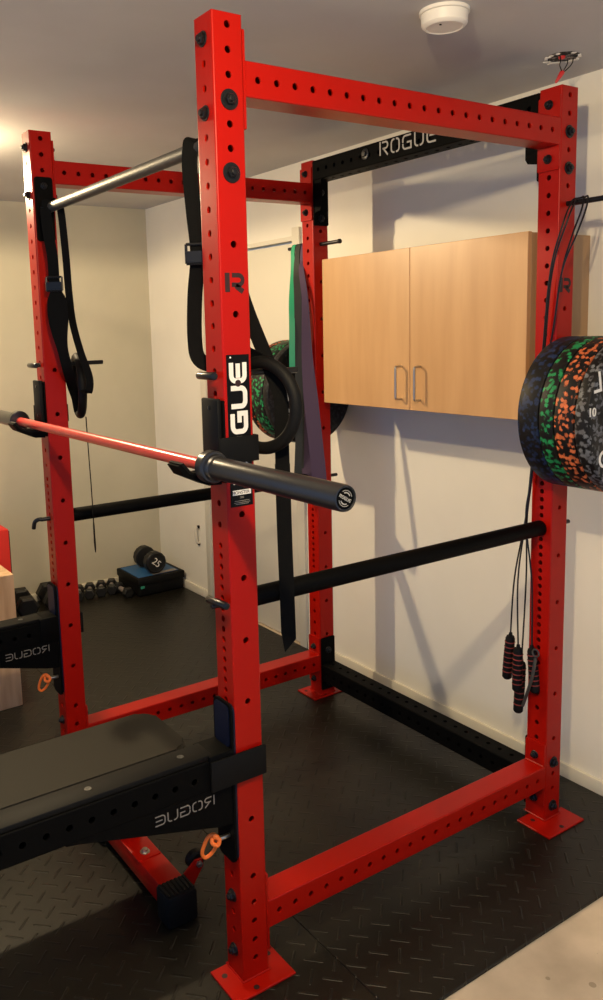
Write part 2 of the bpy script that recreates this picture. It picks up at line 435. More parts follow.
# cream latch panel beside the far door jamb
t = thing('cream_fixture', 'small cream pull handle with two dark screws beside the door frame', 'wall fixture', (WX, 2.75, .37))
bm = bm_new(); sweep(bm, smooth_path([(WX, 2.75, .425), (WX-.022, 2.75, .422), (WX-.028, 2.745, .38), (WX-.022, 2.74, .335), (WX, 2.74, .33)], 5), .007, 10); obj('grip', bm, 'trimw', t)
for z in (.43, .325):
    bm = bm_new(); cyl(bm, (WX, 2.745, z), (WX-.012, 2.745, z), .010, 14, bev=.002); obj('mount', bm, 'rubber', t)

# rubber mats
mats = [(.2435, WX-.014, -.312, 1.517, 'black diamond tread rubber mat under the right rear corner of the red rack'),
        (-.977, .2425, -.312, 1.517, 'black diamond tread rubber mat under the bench and nearest red upright'),
        (.2435, WX-.014, 1.518, 3.266, 'black rubber mat in the far corner under the twenty-five pound dumbbell'),
        (-.977, .2425, 1.518, 3.266, 'black rubber mat under the wooden plyometric box'),
        (-2.2, -.978, -.312, 1.517, 'black rubber mat at the left edge under the outer ends of the spotter arms')]
for x0, x1, y0, y1, lb in mats[:4]:
    bm = bm_new(); box(bm, x0, x1, y0, y1, FZ, 0, .0018, 1)
    o = obj('rubber_mat', bm, 'tread', None, 0); tag(o, lb, 'mat', 'interlocked floor mats')

# ------------------------------------------------------------------ power rack
rack = thing('power_rack', 'red steel power rack with perforated uprights standing on black mats', 'power rack')
G2 = .0508
zf = [2.237 - G2*k for k in range(23)]            # 2 in grid on the front and back faces
zf += [zf[-1] - .0254*k for k in range(1, 22)]    # 1 in bench zone
zb = zf[-1]; zf += [zb - G2*k for k in range(1, 12)]
zf = [z for z in zf if z > .05]
zs = [2.262 - G2*k for k in range(7)]
zs += [zs[-1] - .1524*k for k in range(1, 12)]; zs += [.210, .159, .108, .058]
H = 2.286
posts = {'near': (0, 0), 'left': (0, W-S), 'right': (L-S, 0), 'rear': (L-S, W-S)}
post_label = {'near': 'upright nearest the camera with the large lettered decal', 'left': 'left upright in front of the beige wall',
              'right': 'upright beside the speckled plates', 'rear': 'upright behind the hanging resistance bands'}
UP = {}
for k, (x0, y0) in posts.items():
    bm = bm_new()
    sides = [z for z in zs if not (k in ('near', 'right') and False)]
    perf_tube(bm, (x0+S/2, y0+S/2, .006), Z, X, Y, H-.006, [z-.006 for z in zf], [z-.006 for z in sides])
    # top plug
    box(bm, x0+.004, x0+S-.004, y0+.004, y0+S-.004, H-.006, H-.001)
    u = obj('upright', bm, 'red', rack); UP[k] = u
    u['label'] = post_label[k]
    dy = {'near': -.023, 'right': -.044}.get(k, .006); dx_ = -.015 if k == 'right' else 0
    bm = bm_new(); pz = .0065
    box(bm, x0+S/2-.089+dx_, x0+S/2+.089+dx_, y0+S/2-.063+dy, y0+S/2+.063+dy, 0, pz, .0015, 1)
    for sx in (-1, 1):
        pass
    # weld fillet round the foot of the tube
    for (a0, a1, b0, b1) in ((x0-.004, x0+S+.004, y0-.004, y0), (x0-.004, x0+S+.004, y0+S, y0+S+.004), (x0-.004, x0, y0, y0+S), (x0+S, x0+S+.004, y0, y0+S)):
        box(bm, a0, a1, b0, b1, pz-.001, pz+.004, .0015, 1)
    bp = obj('base_plate', bm, 'red', u)
    for sx in (-1, 1):
        for sy in (-1, 1):
            hx, hy = x0+S/2+sx*.066, y0+S/2+dy+sy*.045
            if abs(hy-(y0+S/2)) < S/2+.008 and abs(hx-(x0+S/2)) < S/2+.008: continue
    for hx, hy in ((x0-.028, y0+S/2+dy+.030), (x0+S/2-.02, y0+dy-.008), (x0+S+.028, y0+S/2+dy+.030)):
        bm = bm_new(); cyl(bm, (hx, hy, pz-.0005), (hx, hy, pz+.0004), .0075, 20); obj('anchor_hole', bm, 'cut', u)

# bolts on uprights
for k in ('near', 'left'):
    x0, y0 = posts[k]
    for z in (2.237, 2.085, .223, .074): bolt(UP[k], (x0, y0+S/2, z), -X, washer=.0165)
for z in (2.109, 1.957): bolt(UP['near'], (S/2, 0, z), -Y, washer=.022)
for z in (2.160, 2.058, .199, .048): bolt(UP['right'], (L-S/2, 0, z), -Y, washer=.0185)

# R cut-outs on near and right upright
def rmark(k, zc, up=True):
    x0, y0 = posts[k]
    bm = bm_new()
    wdt, hgt, th = .050, .042, .0125
    o = Vector((x0+.012, y0-.0004, zc-hgt/2))
    stroke(bm, [(th/2, 0), (th/2, hgt)], th, o, X, Z, Y, .0008)
    stroke(bm, [(th+.006, hgt-th*.4)] + arc(wdt-.014, hgt-.0155, .0105, .0105, 90, -90, 8) + [(th+.005, hgt-.026)], th*.8, o, X, Z, Y, .0008)
    stroke(bm, [(wdt-.022, hgt-.028), (wdt-.003, .001)], th, o, X, Z, Y, .0008)
    obj('cut_out_letter', bm, 'cut', UP[k], 0)
rmark('near', 1.722); rmark('right', 1.722)

# decal on the near upright
yd = -.0006
bm = bm_new(); box(bm, .008, .069, yd, 0, 1.215, 1.563, .0002, 1); dec = obj('decal', bm, 'decal', UP['near'], 0)
bm = bm_new()
wordmark(bm, 'ROGUE', (.0615, yd-.0004, 1.2675), Z, -X, Y, .047, .0525, .0577, .0115, .0006, stencil=False)
cyl(bm, (.019, yd-.0004, 1.557), (.019, yd, 1.557), .0022, 12)
obj('decal_lettering', bm, 'white', UP['near'], 0)
bm = bm_new(); box(bm, .014, .064, yd-.0004, yd, 1.2420, 1.2535); obj('label_panel', bm, 'white', UP['near'], 0)
bm = bm_new(); cyl(bm, (.0375, yd-.0008, 1.4985), (.0375, yd, 1.4985), .0079, 24); obj('decal_hole', bm, 'cut', UP['near'], 0)
font_text('label_lettering', 'MONSTER', .0105, (.036, yd-.0006, 1.2475), X, Z, 'decal', UP['near'], .0003)
bm = bm_new(); 
for i, (zz, w_) in enumerate(((1.237, .010), (1.234, .010), (1.2275, .040), (1.2235, .044), (1.220, .036))): box(bm, .039-w_/2, .039+w_/2, yd-.0004, yd, zz, zz+.0012)
obj('fine_print', bm, 'print', UP['near'], 0)

def beam(p, t, ln, parent=None, m='red', up=Z, n_first=.026, name='crossmember', holes_up=True):
    bm = bm_new(); t = Vector(t); side = t.cross(up)
    n = int((ln-.03)/G2); first = (ln - n*G2)/2
    hs = [first + G2*i for i in range(n+1)]
    perf_tube(bm, Vector(p), t, side, up, ln, hs, hs if holes_up else [], rc=.004)
    return obj(name, bm, m, parent or rack)
for y0, lb in ((0, 'nearer'), (W-S, 'farther')):
    yc = y0+S/2
    for zc, zl, zh, bz in ((2.158, 2.052, 2.260, (2.237, 2.085)), (.156, .058, .268, (.223, .074))):
        cm = beam((S+.006, yc, zc), X, L-2*S-.012, holes_up=False)
        for xa, xb, n in ((S, S+.006, X), (L-S-.006, L-S, -X)):
            bm = bm_new(); prism(bm, round_rect(y0+.001, y0+S-.001, zl, zh, .004, 3), (xa, 0, 0), Y, Z, X, .006)
            # weld bead
            box(bm, xa-.003, xb+.003, y0+.004, y0+S-.004, zc+S/2-.001, zc+S/2+.003, .001, 1)
            obj('flange', bm, 'red', cm)
            for z in bz:
                px = xb if n.x > 0 else xa
                bolt(cm, (px, yc, z), n, washer=.0135, head=.0115)
# black top nameplate beam and black floor beam at the back
xr = L - S/2
for zc, pz0, pz1, nm, bz in ((2.244, 2.030, 2.282, 'nameplate_crossmember', (2.160, 2.058)), (.113, .030, .268, 'crossmember', (.210, .058))):
    cm = beam((xr, S+.006, zc), Y, W-2*S-.012, m='black', name=nm)
    for ya, yb, n in ((S, S+.006, Y), (W-S-.006, W-S, -Y)):
        bm = bm_new(); prism(bm, round_rect(L-S+.001, L-.001, pz0, pz1, .006, 3), (0, ya, 0), X, Z, Y, .006)
        # gusset below / above the beam
        g = 1 if n.y > 0 else -1
        yy = yb if g > 0 else ya
        if zc > 1: prism(bm, [(0, 2.206), (g*.045, 2.206), (g*.045, 2.100), (g*.036, 2.086), (0, 2.080)], (L-S+.004, yy, 0), Y, Z, X, .006)
        obj('bracket', bm, 'black', cm)
        for z in bz: bolt(cm, (xr, yy, z), n, washer=.0150, head=.0115)
    if zc > 1:
        bm = bm_new(); wordmark(bm, 'ROGUE', (L-S-.0009, .768, 2.226), -Y, Z, X, .050, .046, .0588, .0060, .0012)
        obj('nameplate_lettering', bm, 'nameprint', cm, 0)
        for yb_ in (.846, .398):
            bm = bm_new(); lathe(bm, (L-S, yb_, zc+.006), -X, [(0, .020), (.003, .020), (.004, .018)], 24)
            lathe(bm, (L-S-.004, yb_, zc+.006), -X, [(0, .011), (.006, .011), (.008, .009)], 6); obj('bolt', bm, 'satin', cm)
# pull-up bar
pb = obj_noflip('pull_up_bar', (lambda b: (cyl(b, (.037, S+.008, 2.034), (.037, W-S-.008, 2.034), .0165, 28), b)[1])(bm_new()), 'grey_bar', rack)
for ya, n in ((S, Y), (W-S-.008, -Y)):
    bm = bm_new(); prism(bm, round_rect(.006, .068, 1.930, 2.138, .010, 5), (0, ya, 0), X, Z, Y, .008); obj('bracket', bm, 'black', pb)
    yy = ya+.008 if n.y > 0 else ya
    for z in (2.109, 1.957): bolt(pb, (.037, yy, z), n, washer=.012, head=.0105, hh=.006)

# ------------------------------------------------------------------ J-cups
def jcup(y0, lb):
    t = thing('j_cup', lb, 'j-cup', (-.01, y0+S/2, 1.30), 'j-cups under the barbell')
    far = y0 > .5
    bm = bm_new(); box(bm, -.006, -.0005, y0-.004, y0+S+.004, 1.274, 1.462, .002)
    prism(bm, [(-.118, 1.324), (-.106, 1.326), (-.088, 1.303), (-.055, 1.291), (-.006, 1.291), (-.006, 1.270), (-.040, 1.271), (-.102, 1.300)], (0, y0+.012, 0), X, Z, Y, S-.024)
    obj('steel_hook', bm, 'black', t)
    bm = bm_new(); box(bm, -.018, -.006, y0+.002, y0+S-.002, 1.318, 1.466, .004)
    obj('back_pad', bm, 'plastic', t)
    bm = bm_new(); prism(bm, [(-.112, 1.328), (-.104, 1.330), (-.086, 1.308), (-.060, 1.3005), (-.018, 1.3005), (-.018, 1.291), (-.055, 1.291), (-.088, 1.303)], (0, y0+.010, 0), X, Z, Y, S-.02)
    obj('cup_pad', bm, 'plastic', t)
    bm = bm_new()
    if far:
        box(bm, -.018, S+.010, y0+S+.0015, y0+S+.0065, 1.318, 1.378, .0015); box(bm, S+.002, S+.010, y0+.020, y0+S+.006, 1.318, 1.378, .0015)
    else:
        box(bm, -.018, S+.010, y0-.0065, y0-.0015, 1.318, 1.378, .0015); box(bm, S+.002, S+.010, y0-.006, y0+.056, 1.318, 1.378, .0015)
    obj('side_wrap', bm, 'plastic', t)
    for z in (1.345, 1.445):
        bm = bm_new(); cyl(bm, (-.018, y0+S/2, z), (-.020, y0+S/2, z), .005, 12, bev=.0005); obj('screw', bm, 'bolt', t)
    return t
jcup(0, 'black j-cup hooked on the nearest upright beside the large lettered decal')
jcup(W-S, 'black j-cup hooked on the left upright, holding the far end of the barbell')

# ------------------------------------------------------------------ barbell
bx, bz_ = -.050, 1.3195
bt = thing('barbell', 'barbell with red shaft and black sleeves resting in the j-cups', 'barbell', (bx, .65, bz_))
yr, yl = -.003, 1.307
bm = bm_new(); cyl(bm, (bx, yr-.002, bz_), (bx, yl+.002, bz_), .0145, 32); obj('shaft', bm, 'red_bar', bt)
for ye, s in ((yr, -1), (yl, 1)):
    d = Y*s
    bm = bm_new()
    lathe(bm, Vector((bx, ye, bz_)), d, [(0, .020), (.001, .0345), (.004, .0365), (.026, .0365), (.030, .034), (.031, .030), (.040, .0285), (.043, .0250),
          (.470, .0250), (.4755, .0235), (.476, .0215), (.4735, .0205)], 48)
    sl = obj('sleeve', bm, 'sleeve', bt, 25)
    bm = bm_new(); cyl(bm, Vector((bx, ye, bz_)) + d*.4730, Vector((bx, ye, bz_)) + d*.4742, .0195, 40, bev=.0003); obj('end_cap', bm, 'black', sl)
    if s < 0:
        bm = bm_new(); o = Vector((bx, ye-.4746, bz_))
        u = Vector((.866, 0, -.5)); v = Vector((.5, 0, .866))
        wordmark(bm, 'ROGUE', o - u*.0150 - v*.0030, u, v, Y, .0062, .0052, .0061, .0012, .0004, stencil=False)
        for a0, a1 in ((35, 145), (215, 325)):
            stroke(bm, arc(0, 0, .0145, .0145, a0, a1, 12), .0009, o, u, v, Y, .0004)
            stroke(bm, arc(0, 0, .0105, .0105, a0+12, a1-12, 12), .0022, o, u, v, Y, .0004)
        obj('cap_emblem', bm, 'emblem', sl, 0)

# ------------------------------------------------------------------ pins with rings
def pin(y, z, xa, xb, lb, grp, name='band_pin', tip=None):
    t = thing(name, lb, 'pin', (xa, y, z), grp)
    bm = bm_new(); cyl(bm, (xa, y, z), (xb, y, z), .0075, 18, bev=.0015); obj('rod', bm, 'bolt', t)
    bm = bm_new()
    if tip == 'hook':
        sweep(bm, smooth_path([(xa+.006, y, z), (xa-.012, y+.002, z-.002), (xa-.020, y+.02, z-.018), (xa-.02, y+.032, z-.036)], 5), .0072, 12)
        obj('hook', bm, 'bolt', t)
    else:
        cyl(bm, (xa+.002, y+.020, z), (xa+.002, y-.050, z), .0088, 18, bev=.0018); obj('handle', bm, 'bolt', t)
    return t
pz = 1.518
pin(S/2, pz, -.032, .232, 'black steel pin through the nearest upright carrying a gymnastic ring', 'pins for the rings', 'ring_pin')
pin(W-S/2, pz, -.032, .232, 'black steel pin through the left upright carrying a gymnastic ring', 'pins for the rings', 'ring_pin')

def gym_ring(yc, az, lb, strands, ctr):
    t = thing('gymnastic_ring', lb, 'gymnastic ring', ctr, 'gymnastic rings hanging on straps')
    n = Vector((math.cos(az), math.sin(az), 0)); u = Vector((-n.y, n.x, 0)); R = .1015
    bm = bm_new(); c = Vector(ctr)
    sweep(bm, [c + (u*math.cos(2*PI*i/56) + Z*math.sin(2*PI*i/56))*R for i in range(56)], .0152, 16, closed=True)
    obj('ring', bm, 'rubber', t)
    for nm, pts, wd, w in strands:
        bm = bm_new(); sp = smooth_path(pts, 6)
        ribbon(bm, sp, wd, w, .0022); obj(nm, bm, 'web', t)
    return t
def buckle(t, c, wdir, up=Z):
    w = Vector(wdir).normalized(); c = Vector(c); n = w.cross(up).normalized()
    bm = bm_new()
    def bar(p, q, r): cyl(bm, p, q, r, 10)
    for s in (-1, 1): bar(c + w*s*.026 - up*.022 + n*.004, c + w*s*.026 + up*.022 + n*.004, .0035)
    for k in (-.022, .0, .022): bar(c - w*.026 + up*k + n*.004, c + w*.026 + up*k + n*.004, .0036)
    prism(bm, [(-.024, -.02), (.024, -.02), (.024, .006), (-.024, .006)], c + n*.007, w, up, n, .004)
    o = obj('buckle', bm, 'bolt', t)
    return o
# nearest ring (on the near upright): strap thrown over the pull-up bar
wv = Vector((.80, -.60, 0))
ctrA = (.122, .034, 1.4397)
strA = [('strap', [(.014, .136, 2.030), (.010, .134, 1.985), (.012, .126, 1.885), (.018, .126, 1.82), (.022, .134, 1.775), (.026, .160, 1.70), (.028, .172, 1.60), (.032, .160, 1.55),
                   (.060, .120, 1.530), (.095, .085, 1.528), (.108, .055, 1.552), (.112, .030, 1.568)], Vector((.75, -.66, 0)), .036),
        ('strap', [(.014, .138, 2.030), (.018, .138, 2.048), (.034, .136, 2.0535), (.050, .134, 2.044), (.058, .128, 2.020), (.070, .094, 1.86), (.092, .052, 1.69), (.130, .028, 1.565), (.150, .016, 1.50), (.158, .003, 1.45), (.158, .003, 1.36), (.158, .003, 1.30)], Vector((.75, -.66, 0)), .034),
        ('strap_tail', [(.158, .003, 1.300), (.158, .002, 1.20), (.158, .000, 1.09), (.158, -.004, .96), (.158, -.006, .882)], Vector((.80, -.60, 0)), .036)]
ra = gym_ring(S/2, math.radians(18), 'black gymnastic ring hanging beside the lettered decal, strap tail dangling below the barbell', strA, ctrA)
buckle(ra, (.018, .126, 1.795), (.75, -.66, 0))
# pointed strap end
bm = bm_new(); prism(bm, [(-.018, 0), (.018, 0), (.018, -.018), (-.010, -.052)], Vector((.158, -.006, .885)), Vector((.8, -.6, 0)), Z, Vector((.6, .8, 0)), .0022); obj('strap_tip', bm, 'web', ra)
ctrB = (.135, W-S/2, 1.4385)
strB = [('strap', [(.014, 1.098, 2.030), (.016, 1.090, 1.95), (.022, 1.080, 1.87), (.026, 1.088, 1.79), (.030, 1.086, 1.735), (.030, 1.082, 1.66), (.032, 1.074, 1.59),
                   (.055, 1.090, 1.50), (.110, 1.195, 1.43), (.130, 1.212, 1.385), (.135, 1.215, 1.345)], Vector((.8, -.6, 0)), [.036]*22 + [.045, .055, .062, .066, .068, .070, .070, .068, .066] + [.062, .058, .054, .050, .046, .042, .038] + [.036]*23),
        ('strap', [(.014, 1.100, 2.030), (.018, 1.100, 2.048), (.034, 1.098, 2.0535), (.050, 1.090, 2.044), (.056, 1.070, 2.020), (.058, 1.055, 1.88), (.060, 1.052, 1.76), (.080, 1.085, 1.66),
                   (.098, 1.075, 1.56), (.106, 1.030, 1.475), (.104, 1.040, 1.425), (.100, 1.085, 1.43)], Vector((.75, -.5, 0)), .024),
        ('strap_tail', [(.140, 1.165, 1.330), (.146, 1.175, 1.20), (.150, 1.178, 1.08), (.148, 1.170, .95), (.140, 1.150, .90), (.135, 1.135, .845)], Vector((.2, .98, 0)), [.010]*19 + [.020]*6 + [.026, .028, .026, .020, .012, .003])]
rb = gym_ring(W-S/2, math.radians(-14), 'black gymnastic ring seen edge-on beside the left upright, thin strap tail against the beige wall', strB, ctrB)
buckle(rb, (.026, 1.086, 1.785), (.8, -.6, 0))

# ------------------------------------------------------------------ safety pipes (A to right, left to rear) and their hooked pins
zsaf = .978
for yc, lb, pl in ((S/2, 'black safety pipe on the nearer side, running back to the upright beside the speckled plates', 'black hooked rod of the nearer safety pipe'),
                   (W-S/2, 'black safety pipe on the farther side, behind the red barbell shaft', 'hooked rod')):
    t = thing('safety_pipe', lb, 'safety bar', (S, yc, zsaf), 'safety pipes')
    bm = bm_new(); lathe(bm, (S+.004, yc, zsaf), X, [(0, .0185), (0, .0235), (.001, .0241), (L-2*S-.009, .0241), (L-2*S-.008, .0235), (L-2*S-.008, .0185)], 36); 
    obj('pipe', bm, 'black', t)
    bm = bm_new(); cyl(bm, (-.030, yc, zsaf), (L+.060, yc, zsaf), .0072, 18, bev=.001)
    obj('through_rod', bm, 'bolt', t)
    bm = bm_new()
    if yc > 1: sweep(bm, smooth_path([(-.028, yc, zsaf), (-.040, yc+.004, zsaf+.001), (-.050, yc+.016, zsaf-.010), (-.052, yc+.026, zsaf-.034)], 5), .0075, 12)
    else: cyl(bm, (-.026, yc+.022, zsaf+.012), (-.026, yc-.062, zsaf+.016), .0088, 18, bev=.0018)
    obj('pull_end', bm, 'bolt', t)

# ------------------------------------------------------------------ spotter arms
def spotter(y0, lb):
    t = thing('spotter_arm', lb, 'spotter arm', (0, y0+S/2, .585), 'spotter arms on the front uprights')
    XE = -.66; zc = .582
    bm = bm_new()
    hs = [.115+G2*i - .066 for i in range(11)]
    perf_tube(bm, Vector((-.066, y0+S/2, zc)), -X, Y, Z, .594, hs, [], h=S/2)
    box(bm, XE-.001, XE+.006, y0+.003, y0+S-.003, zc-.034, zc+.034)
    obj('arm_beam', bm, 'black', t)
    bm = bm_new(); box(bm, XE, -.062, y0+.004, y0+S-.004, zc+S/2, zc+S/2+.013, .003)
    tp = obj('top_pad', bm, 'plastic', t)
    for xx in (-.13, -.36, -.58):
        bm = bm_new(); lathe(bm, (xx, y0+S/2, zc+S/2+.013), Z, [(0, .008), (.0012, .008), (.0012, .004), (.0004, .0035)], 18); obj('screw', bm, 'clip', tp)
    # gusset plates with cut lettering under the beam, one on each side
    bm = bm_new()
    for yy in (y0+.001, y0+S-.007):
        prism(bm, [(-.012, zc-S/2+.004), (-.430, zc-S/2+.004), (-.430, zc-S/2-.002), (-.405, zc-S/2-.006), (-.055, .446), (-.012, .440)], (0, yy, 0), X, Z, Y, .006)
    gs = obj('gusset', bm, 'black', t)
    bm = bm_new(); wordmark(bm, 'ROGUE', (-.064 if y0 < .5 else -.046, y0+.0002, .5085), -X, Z, -Y, .0245, .0275, .0325, .0027, .0006)
    obj('cut_lettering', bm, 'print', gs, 0)
    # bracket: back plate on the front face with wear plastic, wrap on the side
    bm = bm_new(); prism(bm, round_rect(y0-.002, y0+S+.002, .330, .742, .020, 6), (-.0125, 0, 0), Y, Z, X, .0060); 
    box(bm, -.075, -.006, y0-.004, y0+S+.004, zc-S/2-.002, zc+S/2+.012, .004)
    obj('back_plate', bm, 'black', t)
    bm = bm_new(); prism(bm, round_rect(y0+.000, y0+S-.000, .336, .736, .018, 6), (-.0065, 0, 0), Y, Z, X, .0062); obj('wear_liner', bm, 'navy', t)
    bm = bm_new(); prism(bm, round_rect(y0+.006, y0+S-.006, .630, .735, .014, 6), (-.0150, 0, 0), Y, Z, X, .0025); obj('wear_pad', bm, 'navy', t)
    bm = bm_new()
    if y0 < .5: box(bm, -.075, S+.004, y0-.011, y0-.004, .545, .620, .0025)
    else: box(bm, -.075, S+.014, y0+S+.004, y0+S+.011, .545, .620, .0025); box(bm, S+.004, S+.014, y0+.010, y0+S+.010, .545, .620, .0025)
    obj('side_wrap', bm, 'plastic', t)
    # detent pin with orange pull loop
    bm = bm_new(); cyl(bm, (-.006, y0+.024, .398), (-.052, y0+.024, .398), .0060, 16, bev=.001); pn = obj('detent_pin', bm, 'steel', t)
    bm = bm_new(); cx, cy, cz = -.055, y0+.024, .402
    lp = [(cx+.006, cy-.006, cz+.008), (cx-.002, cy, cz+.014), (cx-.013, cy+.006, cz+.008), (cx-.022, cy+.012, cz-.014), (cx-.026, cy+.016, cz-.036), (cx-.019, cy+.014, cz-.048), (cx-.006, cy+.008, cz-.040), (cx+.005, cy, cz-.020), (cx+.008, cy-.006, cz-.004)]
    sweep(bm, smooth_path(lp + [lp[0]], 5)[:-1], .0046, 10, closed=True)
    kn = [(cx-.002, cy-.002, cz+.010), (cx+.008, cy-.010, cz+.002), (cx+.002, cy-.012, cz-.010), (cx-.008, cy-.004, cz-.004), (cx-.002, cy+.004, cz+.008)]
    sweep(bm, smooth_path(kn + [kn[0]], 5)[:-1], .0052, 10, closed=True)
    obj('pull_loop', bm, 'orange', pn)
    return t
spotter(0, 'foreground black spotter arm on the nearest upright, beside the grey bench pad')
spotter(W-S, 'black spotter arm on the left upright, in front of the wooden box')

# ------------------------------------------------------------------ bench
bn = thing('weight_bench', 'flat bench with dark grey pad and red frame beside the foreground spotter arm', 'bench', (-.35, .555, 0))
bm = bm_new(); z0, z1 = .372, .430
prism(bm, round_rect(-.98, .103, .418, .692, .048, 8), (0, 0, z0), X, Y, Z, z1-z0)
bmesh.ops.bevel(bm, geom=[e for e in bm.edges if abs(e.verts[0].co.z-e.verts[1].co.z) < 1e-6], offset=.008, segments=3, affect='EDGES')
obj('seat_pad', bm, 'vinyl', bn)
bm = bm_new(); box(bm, -.95, .06, .52, .59, .300, .366, .004); box(bm, -.058, .012, .590, .655, .092, .302, .004); obj('frame_beam', bm, 'red', bn)
bm = bm_new(); box(bm, -.90, .05, .44, .67, .364, .374, .002); obj('pad_board', bm, 'black', bn)
bm = bm_new(); box(bm, -.054, .020, .300, .810, .026, .090, .004)
ft = obj('foot_beam', bm, 'red', bn)
bm = bm_new(); box(bm, -.058, .016, .470, .64, .088, .094, .002)
obj('foot_plate', bm, 'red', bn)
for y0, y1 in ((.268, .345), (.765, .842)):
    bm = bm_new(); box(bm, -.068, .026, y0, y1, 0, .096, .010)
    for i in range(7): box(bm, -.062+i*.0125, -.055+i*.0125, y0+.008, y1-.006, .094, .0985, .001, 1)
    obj('rubber_foot', bm, 'rubber', bn)
for yy in (.50, .61):
    bm = bm_new(); o_ = Vector((-.022, yy, .094)); lathe(bm, o_, Z, [(0, .015), (.002, .015)], 20); lathe(bm, o_+Z*.002, Z, [(0, .010), (.008, .009)], 6); obj('bolt', bm, 'steel', bn)
for yy in (.372, .738):
    s = -1 if yy < .5 else 1
    bm = bm_new(); prism(bm, [(.018, .014), (.018, .060), (.074, .102), (.096, .100), (.100, .078), (.060, .020)], (0, yy, 0), X, Z, Y*s, .006); wb = obj('wheel_bracket', bm, 'red', bn)
    bm = bm_new(); yc = yy - s*.020; lathe(bm, (.086, yc-.014, .087), Y, [(0, .010), (0, .022), (.004, .027), (.024, .027), (.028, .022), (.028, .010)], 32); obj('wheel', bm, 'rubber', bn)
    bm = bm_new(); cyl(bm, (.086, yy+s*.012, .087), (.086, yy-s*.04, .087), .006, 14, bev=.001); lathe(bm, (.086, yy+s*.006, .087), Y*s, [(0, .0105), (.005, .010)], 6); obj('axle_bolt', bm, 'steel', bn)
# front leg and foot out at the left end
bm = bm_new(); box(bm, -.93, -.86, .52, .59, .05, .302, .004); box(bm, -.94, -.86, .34, .77, .004, .07, .004); obj('front_foot', bm, 'red', bn)

# ------------------------------------------------------------------ bumper plates on pegs
def plate(y0, y1, c, m, lb, grp, marks=None, front=-1):
    cx, cz = c; R = .225; th = y1-y0
    t = thing('bumper_plate', lb, 'weight plate', (cx, (y0+y1)/2, cz), grp)
    bm = bm_new(); e = .004
    d = .005
    prof = [(0, .026), (0, .060), (.0, .088), (d, .096), (d, .178), (0, .190), (0, R-e-.004), (e*.4, R-e*.5), (e+.002, R), (th-e-.002, R), (th-e*.4, R-e*.5), (th, R-e-.004), (th, .190), (th-d, .178), (th-d, .096), (th, .088), (th, .026)]
    lathe(bm, (cx, y0, cz), Y, prof, 72, caps=False)
    obj('rubber_disc', bm, m, t, 25)
    bm = bm_new(); lathe(bm, (cx, y0-.0015, cz), Y, [(0, .0252), (0, .040), (.002, .042), (th+.001, .042), (th+.003, .040), (th+.003, .0252)], 40, caps=False)
    # close bore
    lathe(bm, (cx, y0-.0015, cz), Y, [(0, .0252), (th+.003, .0252)], 40, caps=False)
    obj('steel_hub', bm, 'steel', t)
    return t
def peg(y0, y1, c, lb):
    t = thing('storage_peg', lb, 'storage peg', (c[0], y0, c[1]), 'weight storage pegs')
    bm = bm_new(); s = 1 if y1 > y0 else -1
    lathe(bm, (c[0], y0, c[1]), Y*s, [(0, .036), (.008, .036), (.008, .0235), (abs(y1-y0)-.002, .0235), (abs(y1-y0), .0215)], 32)
    obj('tube', bm, 'black', t)
cR = (L-S/2, 1.345)
peg(-.001, -.310, cR, 'black storage peg through the speckled plates on the right upright')
stack = [(-.083, -.012, 'fl_blue', 'black bumper plate with dark blue flecks, nearest the upright in the right stack'),
         (-.133, -.085, 'fl_green', 'black bumper plate with bright green flecks, second in the right stack'),
         (-.198, -.135, 'fl_orange', 'black bumper plate with orange flecks, third in the right stack'),
         (-.242, -.200, 'fl_grey', 'outermost bumper plate with grey flecks and white number ten at the right edge')]
for y0, y1, m_, lb in stack: tpl = plate(y0, y1, cR, m_, lb, 'bumper plates stacked on the right peg')
font_text('number', '10', .034, (1.000, -.2426, 1.371), X, Z, 'white', tpl, .0012)
bm = bm_new()
stroke(bm, [(-.004, .050), (.006, .0), (-.024, -.004)], .008, (1.030, -.2432, 1.430), X, Z, Y, .0012)
stroke(bm, [(.034, .004)] + arc(.018, -.012, .018, .020, 60, 250, 10) + [(.03, -.036)], .008, (1.040, -.2432, 1.252), X, Z, Y, .0012)
obj('raised_lettering', bm, 'white', tpl, 0)
cL = (L-S/2, 1.343)
peg(W+.001, W+.300, cL, 'black storage peg behind the resistance bands on the rear upright')
for y0, y1, m_, lb in [(1.254, 1.296, 'fl_dark', 'dark bumper plate on the rear upright seen through the gymnastic ring'),
                       (1.298, 1.385, 'fl_green', 'green flecked bumper plate on the rear upright, behind the dark one'),
                       (1.387, 1.430, 'fl_orange', 'orange flecked bumper plate farthest back on the rear upright')]:
    tp2 = plate(y0, y1, cL, m_, lb, 'bumper plates stacked on the rear peg')
    if y0 < 1.26:
        bm = bm_new()
        for a_, ch in ((186, 'U'), (212, 'E')):
            g = math.radians(a_); c_ = Vector((cL[0]+.135*math.cos(g), y0+.0035, cL[1]+.135*math.sin(g)))
            v_ = Vector((math.cos(g), 0, math.sin(g))); u_ = Vector((math.sin(g), 0, -math.cos(g)))
            for pl in glyph(ch, False): stroke(bm, [(a*.034-.017, b*.034-.017) for a, b in pl], .008, c_, u_, v_, Y, .0015)
        obj('raised_lettering', bm, 'white', tp2, 0)

